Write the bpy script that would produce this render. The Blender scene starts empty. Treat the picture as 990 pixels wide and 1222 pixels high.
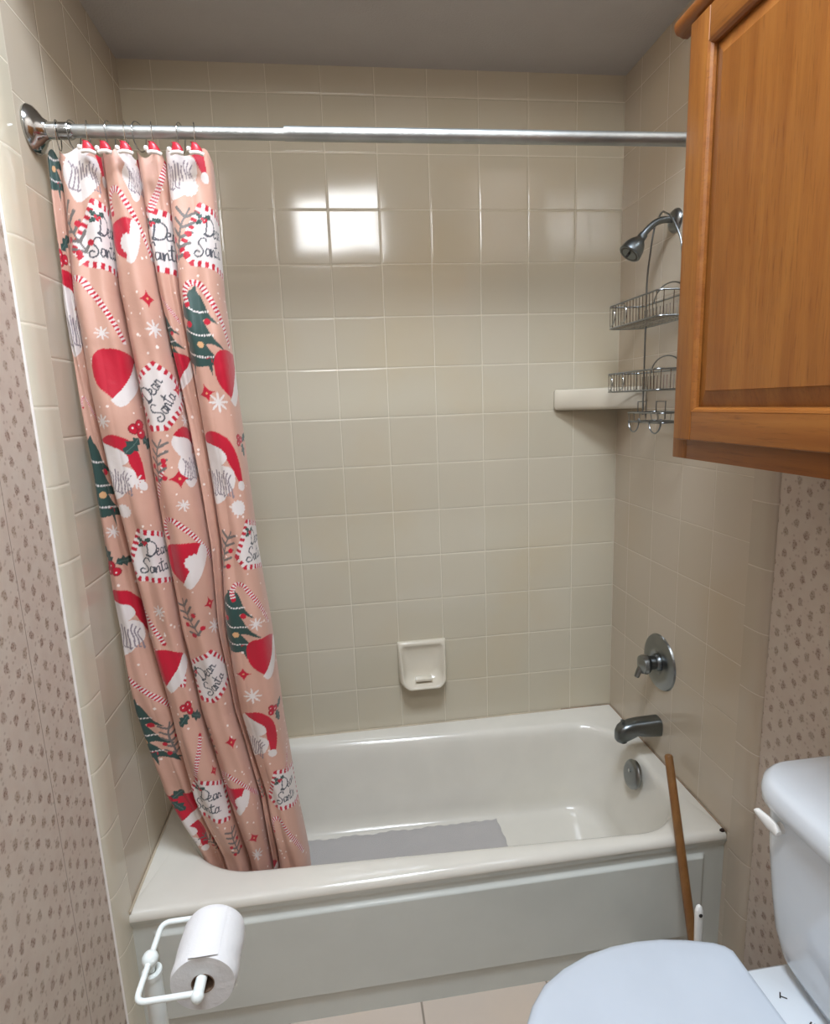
import bpy, bmesh, math, random
import numpy as np
from mathutils import Vector, Matrix
random.seed(4)
PI = math.pi
H = .38                     # height of the tub rim above the floor; heights below are written from the rim
XL = -1.474                 # tiled face of the left wall; the right wall is at x = 0, the back wall at y = 0
COL = bpy.context.scene.collection
ORG = {}

# ---------------------------------------------------------------- mesh helpers
class MB:
    def __init__(s): s.v = []; s.f = []; s.loc = None
    def add(s, v, f):
        n = len(s.v); s.v += [tuple(p) for p in v]; s.f += [tuple(i+n for i in q) for q in f]; return s
    def box(s, x0, x1, y0, y1, z0, z1, bev=0, seg=2, mat=None):
        bm = bmesh.new(); bmesh.ops.create_cube(bm, size=1)
        for v in bm.verts:
            v.co = Vector(((x0+x1)/2+v.co.x*(x1-x0), (y0+y1)/2+v.co.y*(y1-y0), (z0+z1)/2+v.co.z*(z1-z0)))
        if bev: bmesh.ops.bevel(bm, geom=bm.edges[:], offset=bev, segments=seg, profile=.6, affect='EDGES')
        bm.verts.index_update()
        vs = [v.co.copy() for v in bm.verts]
        if mat is not None: vs = [mat @ c for c in vs]
        s.add(vs, [[v.index for v in f.verts] for f in bm.faces]); bm.free(); return s
    def loft(s, loops, cap0=True, cap1=True, closed=True):
        n = len(loops[0]); v = [p for L in loops for p in L]; f = []
        for a in range(len(loops)-1):
            for i in range(n if closed else n-1):
                j = (i+1) % n
                f.append((a*n+i, a*n+j, (a+1)*n+j, (a+1)*n+i))
        if cap0: f.append(tuple(range(n))[::-1])
        if cap1: f.append(tuple((len(loops)-1)*n+i for i in range(n)))
        return s.add(v, f)
    def tube(s, pts, r, n=12, cap=True, closed=False):
        pts = [Vector(p) for p in pts]; m = len(pts)
        rr = r if isinstance(r, (list, tuple)) else [r]*m
        T = []
        for i in range(m):
            a = pts[(i-1) % m] if (closed or i > 0) else pts[i]
            b = pts[(i+1) % m] if (closed or i < m-1) else pts[i]
            T.append((b-a).normalized())
        ref = Vector((0, 0, 1)) if abs(T[0].z) < .9 else Vector((1, 0, 0))
        u = (ref - T[0]*ref.dot(T[0])).normalized(); loops = []
        for i in range(m):
            u = (u - T[i]*u.dot(T[i])).normalized(); w = T[i].cross(u)
            loops.append([pts[i]+(u*math.cos(2*PI*k/n)+w*math.sin(2*PI*k/n))*rr[i] for k in range(n)])
        if closed: loops.append(loops[0]); cap = False
        return s.loft(loops, cap, cap)
    def lathe(s, prof, c, axis=(0, 0, 1), n=32, cap=True):
        """prof: (radius, distance along axis)"""
        A = Vector(axis).normalized(); c = Vector(c)
        ref = Vector((0, 0, 1)) if abs(A.z) < .9 else Vector((1, 0, 0))
        u = (ref-A*ref.dot(A)).normalized(); w = A.cross(u)
        return s.loft([[c+A*h+(u*math.cos(2*PI*k/n)+w*math.sin(2*PI*k/n))*max(r, 1e-5) for k in range(n)] for r, h in prof], cap, cap)
    def sphere(s, c, r, n=16, sc=(1, 1, 1)):
        c = Vector(c)
        return s.loft([[c+Vector((r*sc[0]*math.sin(a)*math.cos(b), r*sc[1]*math.sin(a)*math.sin(b), r*sc[2]*math.cos(a)))
                        for b in [2*PI*k/n for k in range(n)]] for a in [PI*(.02+.96*i/(n//2)) for i in range(n//2+1)]])
    def build(s, name, mat, parent=None, smooth=True, sharp=38, loc=None):
        base = Vector((0, 0, 0))
        if parent is not None: base = ORG.get(parent.name, Vector((0, 0, 0)))
        elif loc is not None: base = Vector(loc)
        me = bpy.data.meshes.new(name)
        me.from_pydata([(p[0]-base.x, p[1]-base.y, p[2]-base.z+(H if (parent is None and loc is None) else 0)) for p in s.v], [], s.f)
        me.update()
        bm = bmesh.new(); bm.from_mesh(me); bmesh.ops.recalc_face_normals(bm, faces=bm.faces[:]); bm.to_mesh(me); bm.free()
        if smooth:
            me.polygons.foreach_set('use_smooth', [True]*len(me.polygons))
            me.set_sharp_from_angle(angle=math.radians(sharp))
        if mat is not None: me.materials.append(mat)
        o = bpy.data.objects.new(name, me); COL.objects.link(o)
        if parent is not None:
            o.parent = parent; ORG[o.name] = base
        elif loc is not None:
            o.location = (base.x, base.y, base.z+H); ORG[o.name] = base
        else: ORG[o.name] = Vector((0, 0, 0))
        return o
def thing(name, loc, label, cat, group=None):
    o = bpy.data.objects.new(name, None); COL.objects.link(o); o.empty_display_size = .05
    o.location = (loc[0], loc[1], loc[2]+H); ORG[o.name] = Vector(loc)
    return tag(o, label, cat, group)
def tag(o, label, cat, group=None):
    o['label'] = label; o['category'] = cat
    if group: o['group'] = group
    return o
def struct(o): o['kind'] = 'structure'; return o
def arc(c, r, a0, a1, n, ux, uy):
    c, ux, uy = Vector(c), Vector(ux), Vector(uy)
    return [c+ux*(r*math.cos(a))+uy*(r*math.sin(a)) for a in [math.radians(a0+(a1-a0)*i/n) for i in range(n+1)]]
def spline(P, k=8):
    P = [Vector(p) for p in P]; Q = [P[0]*2-P[1]]+P+[P[-1]*2-P[-2]]; o = []
    for i in range(1, len(Q)-2):
        a, b, c, d = Q[i-1:i+3]
        for j in range(k):
            t = j/k; o.append(.5*((2*b)+(c-a)*t+(2*a-5*b+4*c-d)*t*t+(3*b-a-3*c+d)*t**3))
    return o+[P[-1]]
def rrect(x0, x1, y0, y1, r, z, nc=10, ns=14, skew=None):
    """rounded rectangle; r = radii of (x1,y1), (x0,y1), (x0,y0), (x1,y0) corners"""
    if not isinstance(r, (list, tuple)): r = [r]*4
    C = [(x1, y1, r[0], 0), (x0, y1, r[1], 90), (x0, y0, r[2], 180), (x1, y0, r[3], 270)]; P = []; E = []
    for x, y, rr, a in C:
        cx = x-rr if a in (0, 270) else x+rr; cy = y-rr if a in (0, 90) else y+rr
        E.append([(cx+rr*math.cos(math.radians(a+90*i/nc)), cy+rr*math.sin(math.radians(a+90*i/nc))) for i in range(nc+1)])
    for i in range(4):
        P += E[i]; a = E[i][-1]; b = E[(i+1) % 4][0]
        P += [(a[0]+(b[0]-a[0])*j/ns, a[1]+(b[1]-a[1])*j/ns) for j in range(1, ns)]
    return [Vector((p[0], p[1]+(skew(p[0], p[1]) if skew else 0), z)) for p in P]

# ---------------------------------------------------------------- materials
def new_mat(name):
    m = bpy.data.materials.new(name); m.use_nodes = True
    return m, m.node_tree.nodes, m.node_tree.links, m.node_tree.nodes['Principled BSDF']
def rgb(h):
    h = h.lstrip('#'); c = [int(h[i:i+2], 16)/255 for i in (0, 2, 4)]
    return tuple((x/12.92 if x <= .04045 else ((x+.055)/1.055)**2.4) for x in c)+(1,)
class G:
    """tiny node-graph writer"""
    def __init__(s, nt): s.n = nt.nodes; s.l = nt.links
    def put(s, sock, v):
        if isinstance(v, bpy.types.NodeSocket): s.l.new(v, sock)
        else: sock.default_value = v
    def m(s, op, a, b=0., c=0.):
        n = s.n.new('ShaderNodeMath'); n.operation = op
        for i, v in enumerate((a, b, c)): s.put(n.inputs[i], v)
        return n.outputs[0]
    def pos(s):
        n = s.n.new('ShaderNodeNewGeometry'); x = s.n.new('ShaderNodeSeparateXYZ'); s.l.new(n.outputs['Position'], x.inputs[0])
        return x.outputs[0], x.outputs[1], x.outputs[2], n.outputs['Position'], n.outputs['Normal']
    def comb(s, x, y, z):
        n = s.n.new('ShaderNodeCombineXYZ')
        for i, v in enumerate((x, y, z)): s.put(n.inputs[i], v)
        return n.outputs[0]
    def noise(s, vec, scale, detail=3., rough=.5):
        n = s.n.new('ShaderNodeTexNoise'); n.inputs['Scale'].default_value = scale; n.inputs['Detail'].default_value = detail
        n.inputs['Roughness'].default_value = rough
        if vec is not None: s.l.new(vec, n.inputs['Vector'])
        return n.outputs['Fac'], n.outputs['Color']
    def ramp(s, v, a, b, lo=0., hi=1.):
        n = s.n.new('ShaderNodeMapRange'); n.interpolation_type = 'SMOOTHSTEP'
        for i, x in enumerate((v, a, b, lo, hi)): s.put(n.inputs[i], x)
        return n.outputs[0]
    def mix(s, f, a, b):
        n = s.n.new('ShaderNodeMix'); n.data_type = 'RGBA'
        s.put(n.inputs[0], f); s.put(n.inputs[6], a); s.put(n.inputs[7], b); return n.outputs[2]
    def bump(s, h, strength, dist, normal=None):
        n = s.n.new('ShaderNodeBump'); n.inputs['Strength'].default_value = strength; n.inputs['Distance'].default_value = dist
        s.l.new(h, n.inputs['Height'])
        if normal is not None: s.l.new(normal, n.inputs['Normal'])
        return n.outputs[0]
    def vm(s, op, a, b, sc=None):
        n = s.n.new('ShaderNodeVectorMath'); n.operation = op; s.put(n.inputs[0], a)
        if sc is not None: s.put(n.inputs['Scale'], sc)
        elif b is not None: s.put(n.inputs[1], b)
        return n.outputs[0]
def plain(name, col, rough=.4, metal=0., spec=.5, bump=0, bscale=200, coat=0, var=0):
    m, n, l, b = new_mat(name); g = G(m.node_tree)
    b.inputs['Base Color'].default_value = rgb(col); b.inputs['Roughness'].default_value = rough
    b.inputs['Metallic'].default_value = metal; b.inputs['Specular IOR Level'].default_value = spec
    b.inputs['Coat Weight'].default_value = coat
    x, y, z, P, N = g.pos()
    f, c = g.noise(P, bscale)
    if bump: l.new(g.bump(f, bump, .002), b.inputs['Normal'])
    f2, _ = g.noise(P, 9, 4)
    c0 = rgb(col); k = 1-(var or .03)
    l.new(g.mix(g.ramp(f2, .35, .65), (c0[0]*k, c0[1]*k, c0[2]*k, 1), c0), b.inputs['Base Color'])
    return m
def grid_mat(name, ax, offu, pu, offv, pv, tile, grout, gw=.0022, rough=.09, tilt=.012, var=.05, coat=0, bumpd=.0012, rowshift=None, wav=.0035):
    """ceramic tiles in rows and columns with recessed grout, in world metres"""
    m, n, l, b = new_mat(name); g = G(m.node_tree)
    X, Y, Z, P, N = g.pos(); A = {'x': X, 'y': Y, 'z': Z}
    u = g.m('DIVIDE', g.m('SUBTRACT', A[ax[0]], offu), pu); v = g.m('DIVIDE', g.m('SUBTRACT', A[ax[1]], offv), pv)
    fu = g.m('FRACT', u); fv = g.m('FRACT', v)
    du = g.m('MULTIPLY', g.m('MINIMUM', fu, g.m('SUBTRACT', 1., fu)), pu); dv = g.m('MULTIPLY', g.m('MINIMUM', fv, g.m('SUBTRACT', 1., fv)), pv)
    d = g.m('MINIMUM', du, dv)
    mask = g.ramp(d, gw*.35, gw*.75)                 # 1 on the tile
    h = g.m('POWER', g.ramp(d, gw*.3, gw*2.6), .7)
    w = n.new('ShaderNodeTexWhiteNoise'); w.noise_dimensions = '3D'
    l.new(g.comb(g.m('FLOOR', u), g.m('FLOOR', v), 3.3), w.inputs['Vector'])
    tl = g.vm('SCALE', g.vm('SUBTRACT', w.outputs['Color'], (.5, .5, .5)), None, tilt)
    nf, nc = g.noise(P, 7, 2)
    wv = g.vm('SCALE', g.vm('SUBTRACT', nc, (.5, .5, .5)), None, wav*4)
    nn = g.vm('NORMALIZE', g.vm('ADD', g.vm('ADD', N, tl), wv), None)
    l.new(g.bump(h, .9, bumpd, nn), b.inputs['Normal'])
    t0 = rgb(tile); k = 1-var
    base = g.mix(w.outputs['Value'], (t0[0]*k, t0[1]*k, t0[2]*k*.98, 1), t0)
    f3, _ = g.noise(P, 2.2, 5)
    base = g.mix(g.ramp(f3, .45, .7), base, (t0[0]*.97, t0[1]*.93, t0[2]*.86, 1))
    l.new(g.mix(mask, rgb(grout), base), b.inputs['Base Color'])
    l.new(g.m('ADD', g.m('MULTIPLY', mask, rough-.5), .5), b.inputs['Roughness'])
    return m
def wallpaper(name, seam=None):
    m, n, l, b = new_mat(name); g = G(m.node_tree)
    X, Y, Z, P, N = g.pos(); U = g.m('ADD', X, Y)
    nz, nzc = g.noise(P, 95, 3)
    cu = .0285; cv = .046
    a = g.m('DIVIDE', U, cu); ai = g.m('FLOOR', a)
    c = g.m('ADD', g.m('DIVIDE', Z, cv), g.m('ADD', g.m('MULTIPLY', ai, .5), 0.))
    ci = g.m('FLOOR', c)
    w = n.new('ShaderNodeTexWhiteNoise'); l.new(g.comb(ai, ci, 0.), w.inputs['Vector'])
    sx = n.new('ShaderNodeSeparateXYZ'); l.new(w.outputs['Color'], sx.inputs[0])
    du = g.m('MULTIPLY', g.m('SUBTRACT', g.m('FRACT', a), .5), cu); dv = g.m('MULTIPLY', g.m('SUBTRACT', g.m('FRACT', c), .5), cv)
    du = g.m('ADD', du, g.m('MULTIPLY', g.m('SUBTRACT', sx.outputs[0], .5), .003)); dv = g.m('ADD', dv, g.m('MULTIPLY', g.m('SUBTRACT', sx.outputs[1], .5), .004))
    r = g.m('SQRT', g.m('ADD', g.m('POWER', g.m('DIVIDE', du, .0080), 2.), g.m('POWER', g.m('DIVIDE', dv, .0112), 2.)))
    r = g.m('ADD', r, g.m('MULTIPLY', g.m('SUBTRACT', nz, .5), 1.7))
    spot = g.ramp(r, .55, 1.1, 1., 0.)
    # petals: break the sprig into small leaves
    vo = n.new('ShaderNodeTexVoronoi'); vo.inputs['Scale'].default_value = 260; l.new(P, vo.inputs['Vector'])
    spot = g.m('MULTIPLY', spot, g.ramp(vo.outputs['Distance'], .25, .6, 1., .5))
    # tiny dots between the sprigs
    v2 = n.new('ShaderNodeTexVoronoi'); v2.inputs['Scale'].default_value = 75; l.new(P, v2.inputs['Vector'])
    dots = g.m('MULTIPLY', g.ramp(v2.outputs['Distance'], .14, .3, 1., 0.), .35)
    k = g.m('MAXIMUM', g.m('MULTIPLY', spot, .95), dots)
    f4, _ = g.noise(P, 30, 4); base = g.mix(g.ramp(f4, .3, .7), rgb('#c8bbad'), rgb('#c4b4a6'))
    colr = g.mix(k, base, g.mix(g.m('GREATER_THAN', sx.outputs[2], .5), rgb('#84695a'), rgb('#8c7764')))
    if seam is not None:
        sd = g.m('ABSOLUTE', g.m('SUBTRACT', Y, seam)); colr = g.mix(g.ramp(sd, .0006, .0014, .6, 0.), colr, rgb('#6d5c50'))
    l.new(colr, b.inputs['Base Color']); b.inputs['Roughness'].default_value = .55
    l.new(g.bump(f4, .15, .001), b.inputs['Normal'])
    return m
def wood(name, ax, c1, c2, dark=1.):
    m, n, l, b = new_mat(name); g = G(m.node_tree)
    X, Y, Z, P, N = g.pos()
    st = (38, 38, 2.2) if ax == 'z' else ((38, 2.2, 38) if ax == 'y' else (2.2, 38, 38))
    mp = n.new('ShaderNodeMapping'); mp.inputs['Scale'].default_value = st; l.new(P, mp.inputs['Vector'])
    f1, _ = g.noise(mp.outputs[0], 1.0, 5, .62)
    mp2 = n.new('ShaderNodeMapping'); mp2.inputs['Scale'].default_value = tuple(s*4.5 for s in st); l.new(P, mp2.inputs['Vector'])
    f2, _ = g.noise(mp2.outputs[0], 1.6, 3, .7)
    mp3 = n.new('ShaderNodeMapping'); mp3.inputs['Scale'].default_value = tuple(s*.22 for s in st); l.new(P, mp3.inputs['Vector'])
    f3, _ = g.noise(mp3.outputs[0], 1.0, 2)
    ring = g.m('FRACT', g.m('MULTIPLY', f3, 9.)); ring = g.ramp(g.m('ABSOLUTE', g.m('SUBTRACT', ring, .5)), .0, .5)
    c = g.mix(g.ramp(f1, .3, .7), rgb(c2), rgb(c1))
    c = g.mix(g.m('MULTIPLY', g.ramp(f2, .52, .72), .45), c, rgb('#55290a'))
    c = g.mix(g.m('MULTIPLY', ring, .22), c, rgb('#7a4016'))
    l.new(c, b.inputs['Base Color']); b.inputs['Roughness'].default_value = .33
    l.new(g.bump(f2, .18, .0008), b.inputs['Normal'])
    return m
MT = dict(
 back=grid_mat('tile_back', 'xz', 0., .154, H, .154, '#c6bda9', '#d6cebb', gw=.0019, bumpd=.0008, wav=.0045),
 side=grid_mat('tile_side', 'yz', -.100, .1455, H, .154, '#c4b7a5', '#cdc2b0', tilt=.015, gw=.0017, bumpd=.0005, rough=.16),
 left=grid_mat('tile_left', 'yz', -.638, .1475, H-.006, .1545, '#c2b6a5', '#d6cdba', tilt=.015, gw=.0019, bumpd=.0007, rough=.14),
 trimt=grid_mat('tile_trim', 'zz', H+.09, .1495, H+.09, .1495, '#d0c8b5', '#dcd4c2', rough=.12, bumpd=.0006),
 trimr=grid_mat('tile_trim_right', 'zz', H-.04, .152, H-.04, .152, '#bfb2a1', '#ccc1b0', rough=.14, bumpd=.0005),
 paperl=wallpaper('wallpaper_left', -.854), paperr=wallpaper('wallpaper_right'),
 ceil=plain('ceiling_paint', '#bdbab8', .9, bump=.7, bscale=160),
 room=plain('room_paint', '#82796f', .8),
 floor=grid_mat('floor_tile', 'xy', -.812, .33, -.62, .33, '#cdbdae', '#8d8072', gw=.005, rough=.35, tilt=.004, var=.12),
 tub=plain('tub_enamel', '#dbd6ca', .12, coat=.3, bump=.03, bscale=60),
 apron=plain('apron_enamel', '#c9cbc3', .16, coat=.2, bump=.05, bscale=120),
 caulk=plain('caulk', '#a58b70', .7, var=.4), dirt=plain('grime', '#2c1a10', .8),
 caulkw=plain('caulk_white', '#c8b9a0', .6, var=.2),
 ceramic=plain('ceramic_almond', '#d2c9b6', .13, coat=.2),
 porcelain=plain('porcelain', '#dfe5ea', .1, coat=.4), lidm=plain('lid_plastic', '#c8d0d9', .22),
 whitem=plain('white_plastic', '#eceae4', .3), enamelw=plain('white_enamel_wire', '#e6ece8', .28),
 chrome=plain('chrome', '#b9bcbb', .14, 1.), chromed=plain('chrome_worn', '#8f9292', .28, 1., bump=.1),
 steel=plain('galvanised_steel', '#b9bcba', .42, 1., bump=.3, bscale=90, var=.2), nickel=plain('pewter_metal', '#777c7d', .3, 1.),
 darkp=plain('dark_rubber', '#2b2826', .5), grayp=plain('spray_face', '#3a3835', .45),
 stick=wood('stick_wood', 'z', '#8c6438', '#78522c'),
 oakz=wood('oak_upright', 'z', '#98622b', '#834f20'), oaky=wood('oak_rail', 'y', '#935d28', '#7f4b1e'),
 mat=plain('bath_mat', '#b3aeaa', .8, bump=.8, bscale=300), paper=plain('tissue_paper', '#dedddc', .9, bump=.35, bscale=130),
 card=plain('cardboard', '#7b6350', .9), red=plain('red_glaze', '#b3122a', .35), white=plain('white_glaze', '#ece6e0', .4),
 rubber=plain('plunger_rubber', '#43201a', .5), hinge=plain('black_hinge', '#1e1813', .5, .6),
)
WIN_E = 23.; FILL_W = 58.; EXPO = 0.
# ---------------------------------------------------------------- the room
def slab(name, x0, x1, y0, y1, z0, z1, m):
    return struct(MB().box(x0, x1, y0, y1, z0, z1).build(name, m, smooth=False))
ZC = 2.076; ZH = 2.80; YS = -.76; YB = -2.32
slab('floor', XL-.14, .14, YB-.1, .1, -H-.1, -H, MT['floor'])
slab('wall_back', XL-.1, .1, 0, .1, -H, ZC+.05, MT['back'])
slab('wall_left', XL-.1, XL, -.640, 0, -H, ZC+.05, MT['left'])
slab('wall_right', 0, .1, -.672, 0, -H, ZC+.05, MT['side'])
slab('wall_left', XL-.1, XL-.011, YB, -.640, -H, ZH, MT['paperl'])
slab('wall_right', .010, .11, YB, -.672, -H, ZH, MT['paperr'])
slab('ceiling', XL-.1, .11, YS, .1, ZC, ZC+.1, MT['ceil'])
slab('ceiling', XL-.1, .11, YB-.1, YS, ZH, ZH+.1, MT['ceil'])
slab('wall_soffit', XL-.1, .11, YS, YS+.06, ZC+.1, ZH, MT['room'])
# wall behind the camera, with the window opening
WX0, WX1, WZ0, WZ1 = -1.145, -.545, 2.13, 2.52
mb = MB()
mb.box(XL-.1, WX0, YB-.1, YB, -H, ZH); mb.box(WX1, .11, YB-.1, YB, -H, ZH)
mb.box(WX0, WX1, YB-.1, YB, -H, WZ0); mb.box(WX0, WX1, YB-.1, YB, WZ1, ZH)
struct(mb.build('wall_front', MT['room'], smooth=False))
wm, wn, wl, wb = new_mat('daylit_pane'); g = G(wm.node_tree)
X_, Y_, Z_, P_, N_ = g.pos(); fz, _ = g.noise(P_, 14, 4)
wb.inputs['Base Color'].default_value = (.8, .8, .8, 1); wb.inputs['Roughness'].default_value = .1
wl.new(g.mix(g.ramp(fz, .35, .65), (1, 1, 1, 1), (.93, .97, 1, 1)), wb.inputs['Emission Color'])
wb.inputs['Emission Strength'].default_value = WIN_E
wnd = struct(MB().box(WX0, WX1, YB-.06, YB-.05, WZ0, WZ1).build('window_1', wm, smooth=False, loc=(WX0, YB-.05, WZ0)))
fr = MB()
for a in ((WX0, WX0+.02, WZ0, WZ1), (WX1-.02, WX1, WZ0, WZ1), (WX0, WX1, WZ0, WZ0+.02), (WX0, WX1, WZ1-.02, WZ1)):
    fr.box(a[0], a[1], YB-.05, YB-.02, a[2], a[3], .003)
fr.build('window_frame', MT['whitem'], wnd)
# bullnose trim tiles where the tile ends
def bullnose(name, x, s, y0, y1, proud, m):
    """strip from y0 (far) to y1 (near); the near edge rolls over towards the wall"""
    prof = [(x-s*.002, y0)] + [(x+s*0.0015, y0-.001)]
    for i in range(7):
        t = i/6; prof.append((x+s*.0015, y0-.001+(y1+.045-y0)*t))
    for i in range(1, 11):
        a = PI/2*i/10; prof.append((x+s*(.0015-proud*(1-math.cos(a))), y1+.045-.045*math.sin(a)))
    prof.append((x-s*proud*1.6, y1))
    L = [[Vector((p[0], p[1], z)) for p in prof] for z in (-H, ZC)]
    mb = MB(); mb.loft(L, False, False, closed=False)
    return struct(mb.build(name, m))
bullnose('trim_1', XL, 1, -.640, -.716, .013, MT['trimt'])
bullnose('trim_2', 0, -1, -.672, -.742, .012, MT['trimr'])
# pale caulk bead along the outer edge of the left trim
struct(MB().tube([(XL-.010, -.7175, -H), (XL-.010, -.7175, ZC)], .0028, 8).build('trim_3', MT['white']))

# ---------------------------------------------------------------- bathtub
tub = thing('bathtub', (-.737, -.33, -H), 'almond bathtub with moulded front apron set between the tiled walls', 'bathtub')
YF = -.665
sk = lambda x, y: -.05*(x+1.2) if y < -.3 else -.05*(x+1.2)
def open_loop(ins, z, fl=0., rr=1.):
    # fl blends towards the flat basin floor outline
    a = [(-1.405, -1.20), (-.052, -.15), (-.578, -.52), (-.050, -.125)]
    L = [p[0]+(p[1]-p[0])*fl for p in a]
    x0, x1, y0, y1 = L
    R = [.15, .13, .20, .17]; R = [max(.05, r*(1-.25*fl)) for r in R]
    k = (1-.7*fl)
    return rrect(x0+ins, x1-ins, y0+ins, y1-ins, [max(.02, r-ins) for r in R], z, 14, 18, skew=lambda x, y: -.05*(x+1.2)*k)
loops = [rrect(XL, 0, YF+.004, -.001, .003, -.030, 14, 18), rrect(XL, 0, YF, -.001, .003, -.020, 14, 18),
         rrect(XL, 0, YF+.003, -.001, .003, -.008, 14, 18), rrect(XL, 0, YF+.010, -.001, .003, -.002, 14, 18), rrect(XL, 0, YF+.018, -.001, .003, 0, 14, 18)]
loops += [open_loop(-.012, 0), open_loop(-.004, -.0015), open_loop(.003, -.006), open_loop(.009, -.014), open_loop(.013, -.026)]
for t in (.08, .16, .25, .35, .45, .55, .65, .74, .82):
    loops.append(open_loop(.014+.004*t, -.026-.20*t/.82, .55*t/.82))
for i in range(1, 9):
    a = PI/2*i/8; loops.append(open_loop(.018, -.226-.062*math.sin(a), .55+.45*(1-math.cos(a))))
for k in (.03, .08, .13): loops.append(open_loop(.018+k, -.288-.012*k, 1))
mb = MB(); mb.loft(loops, False, True); mb.build('basin', MT['tub'], tub, sharp=50)
# apron: front skin with the raised panel
XS = np.unique(np.concatenate([np.linspace(XL, 0, 60), np.linspace(-.075, -.045, 12), np.linspace(-1.44, -1.41, 12)]))
ZS = np.unique(np.concatenate([np.linspace(-H, -.020, 50), np.linspace(-.075, -.05, 14), np.linspace(-.315, -.29, 14)]))
sm = lambda a, b, x: (lambda t: t*t*(3-2*t))(min(1, max(0, (x-a)/(b-a))))
def ay(x, z):
    p = sm(-1.43, -1.418, x)*(1-sm(-.064, -.054, x))*sm(-.306, -.299, z)*(1-sm(-.070, -.058, z))
    lip = sm(-.045, -.02, z)
    return YF+.010-.009*p-.010*lip
mb = MB(); mb.loft([[Vector((x, ay(x, z), z)) for x in XS] for z in ZS], False, False, closed=False)
mb.build('apron', MT['apron'], tub, sharp=60)
mb = MB()
c_ = [(-.001-.002, -.664, .001), (-.003, -.40, .001), (-.003, -.12, .001), (-.003, -.003, .001)]
mb.tube(c_, .0017, 6); mb.tube([(-.003, -.003, .001), (-.19, -.003, .001)], .0015, 6); mb.build('mildewed_caulk', MT['caulk'], tub)
mb = MB(); mb.tube([(-.19, -.003, .001), (XL+.003, -.003, .001), (XL+.003, -.66, .001)], .003, 6); mb.build('caulk_bead', MT['caulkw'], tub)
mb = MB(); mb.sphere((-.008, YF+.010, -.001), .006, 10, (1.3, .8, .8)); mb.build('caulk_chip', MT['dirt'], tub)
# overflow plate on the sloping end wall
ov = MB(); oc = Vector((-.094, -.352, -.036)); oax = Vector((-1, 0, .22))
ov.lathe([(.001, -.006), (.043, -.006), (.044, .003), (.040, .008), (.030, .011), (.001, .012)], oc, oax, 36)
ovp = ov.build('overflow_plate', MT['chromed'], tub)
mb = MB(); mb.lathe([(.005, .010), (.0055, .013), (.001, .0145)], oc+Vector((0, 0, .012)), oax, 12); mb.build('screw', MT['chrome'], ovp)
mb = MB(); mb.box(-.008, .008, -.0012, .0012, -.002, .002, mat=Matrix.Translation(oc+Vector((-.0085, 0, -.030)))@Matrix.Rotation(PI/2, 4, 'Z')); mb.build('slot', MT['darkp'], ovp)
# bath mat
mt = MB(); rngm = random.Random(5)
def matz(x, y): return -.2865+.0012*math.sin(x*40)*math.sin(y*55)
ox = lambda i: .0025*math.sin(i*1.7)+.002*math.sin(i*.53)
top = []; NX, NY = 60, 22
x0, x1, y0, y1 = -1.13, -.475, -.47, -.150
for j in range(NY+1):
    row = []
    for i in range(NX+1):
        x = x0+(x1-x0)*i/NX; y = y0+(y1-y0)*j/NY
        if j in (0, NY): y += ox(i)
        if i in (0, NX): x += ox(j)*.8
        y += -.05*(x+1.2)*.3
        dd = min(i, NX-i, j, NY-j)
        row.append(Vector((x, y, matz(x, y)+(-.004 if dd == 0 else 0)+.003)))
    top.append(row)
mt.loft(top, False, False, closed=False)
mo = mt.build('bath_mat', MT['mat'], loc=(-.8, -.3, -.288)); tag(mo, 'grey textured rubber bath mat lying on the floor of the bathtub', 'bath mat')

# ---------------------------------------------------------------- soap dish
sd = thing('soap_dish', (-.694, 0, .16), 'small almond ceramic soap dish set into the back wall tiles above the tub', 'soap dish')
sx0, sx1, sz0, sz1 = -.777, -.610, .163, .316
def dloop(ix, iz0, iz1, r, yf, low=0.):
    P = rrect(sx0+ix, sx1-ix, sz0+iz0, sz1-iz1, [r*.5, r*.5, r, r], 0, 8, 8); o = []
    for p in P:
        t = min(1, max(0, (p.y-sz0)/(sz1-sz0))); cx = (sx0+sx1)/2
        o.append(Vector((cx+(p.x-cx)*(1-low*(1-t)**1.5), yf(t), p.y)))
    return o
rim = lambda t: -(.013+.050*(1-t)**1.25)
mb = MB()
mb.loft([dloop(0, .016, 0, .004, lambda t: .002), dloop(0, .014, 0, .004, lambda t: -.006), dloop(.001, .004, .001, .02, lambda t: rim(t)*.8, .06), dloop(.003, 0, .003, .03, lambda t: rim(t), .12),
         dloop(.007, .003, .010, .03, lambda t: rim(t)-.002, .12), dloop(.011, .008, .016, .03, lambda t: rim(t)+.001, .12), dloop(.016, .016, .022, .03, lambda t: rim(t)*.62, .10),
         dloop(.024, .026, .034, .03, lambda t: rim(t)*.42, .08), dloop(.040, .040, .055, .02, lambda t: rim(t)*.30-.001, .05)], False, True)
mb.build('tray', MT['ceramic'], sd, sharp=60)
mb = MB(); mb.box(sx0+.055, sx1-.055, -.050, -.018, sz0+.022, sz0+.031, .003, 2); mb.build('drain_rib', MT['ceramic'], sd)

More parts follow.
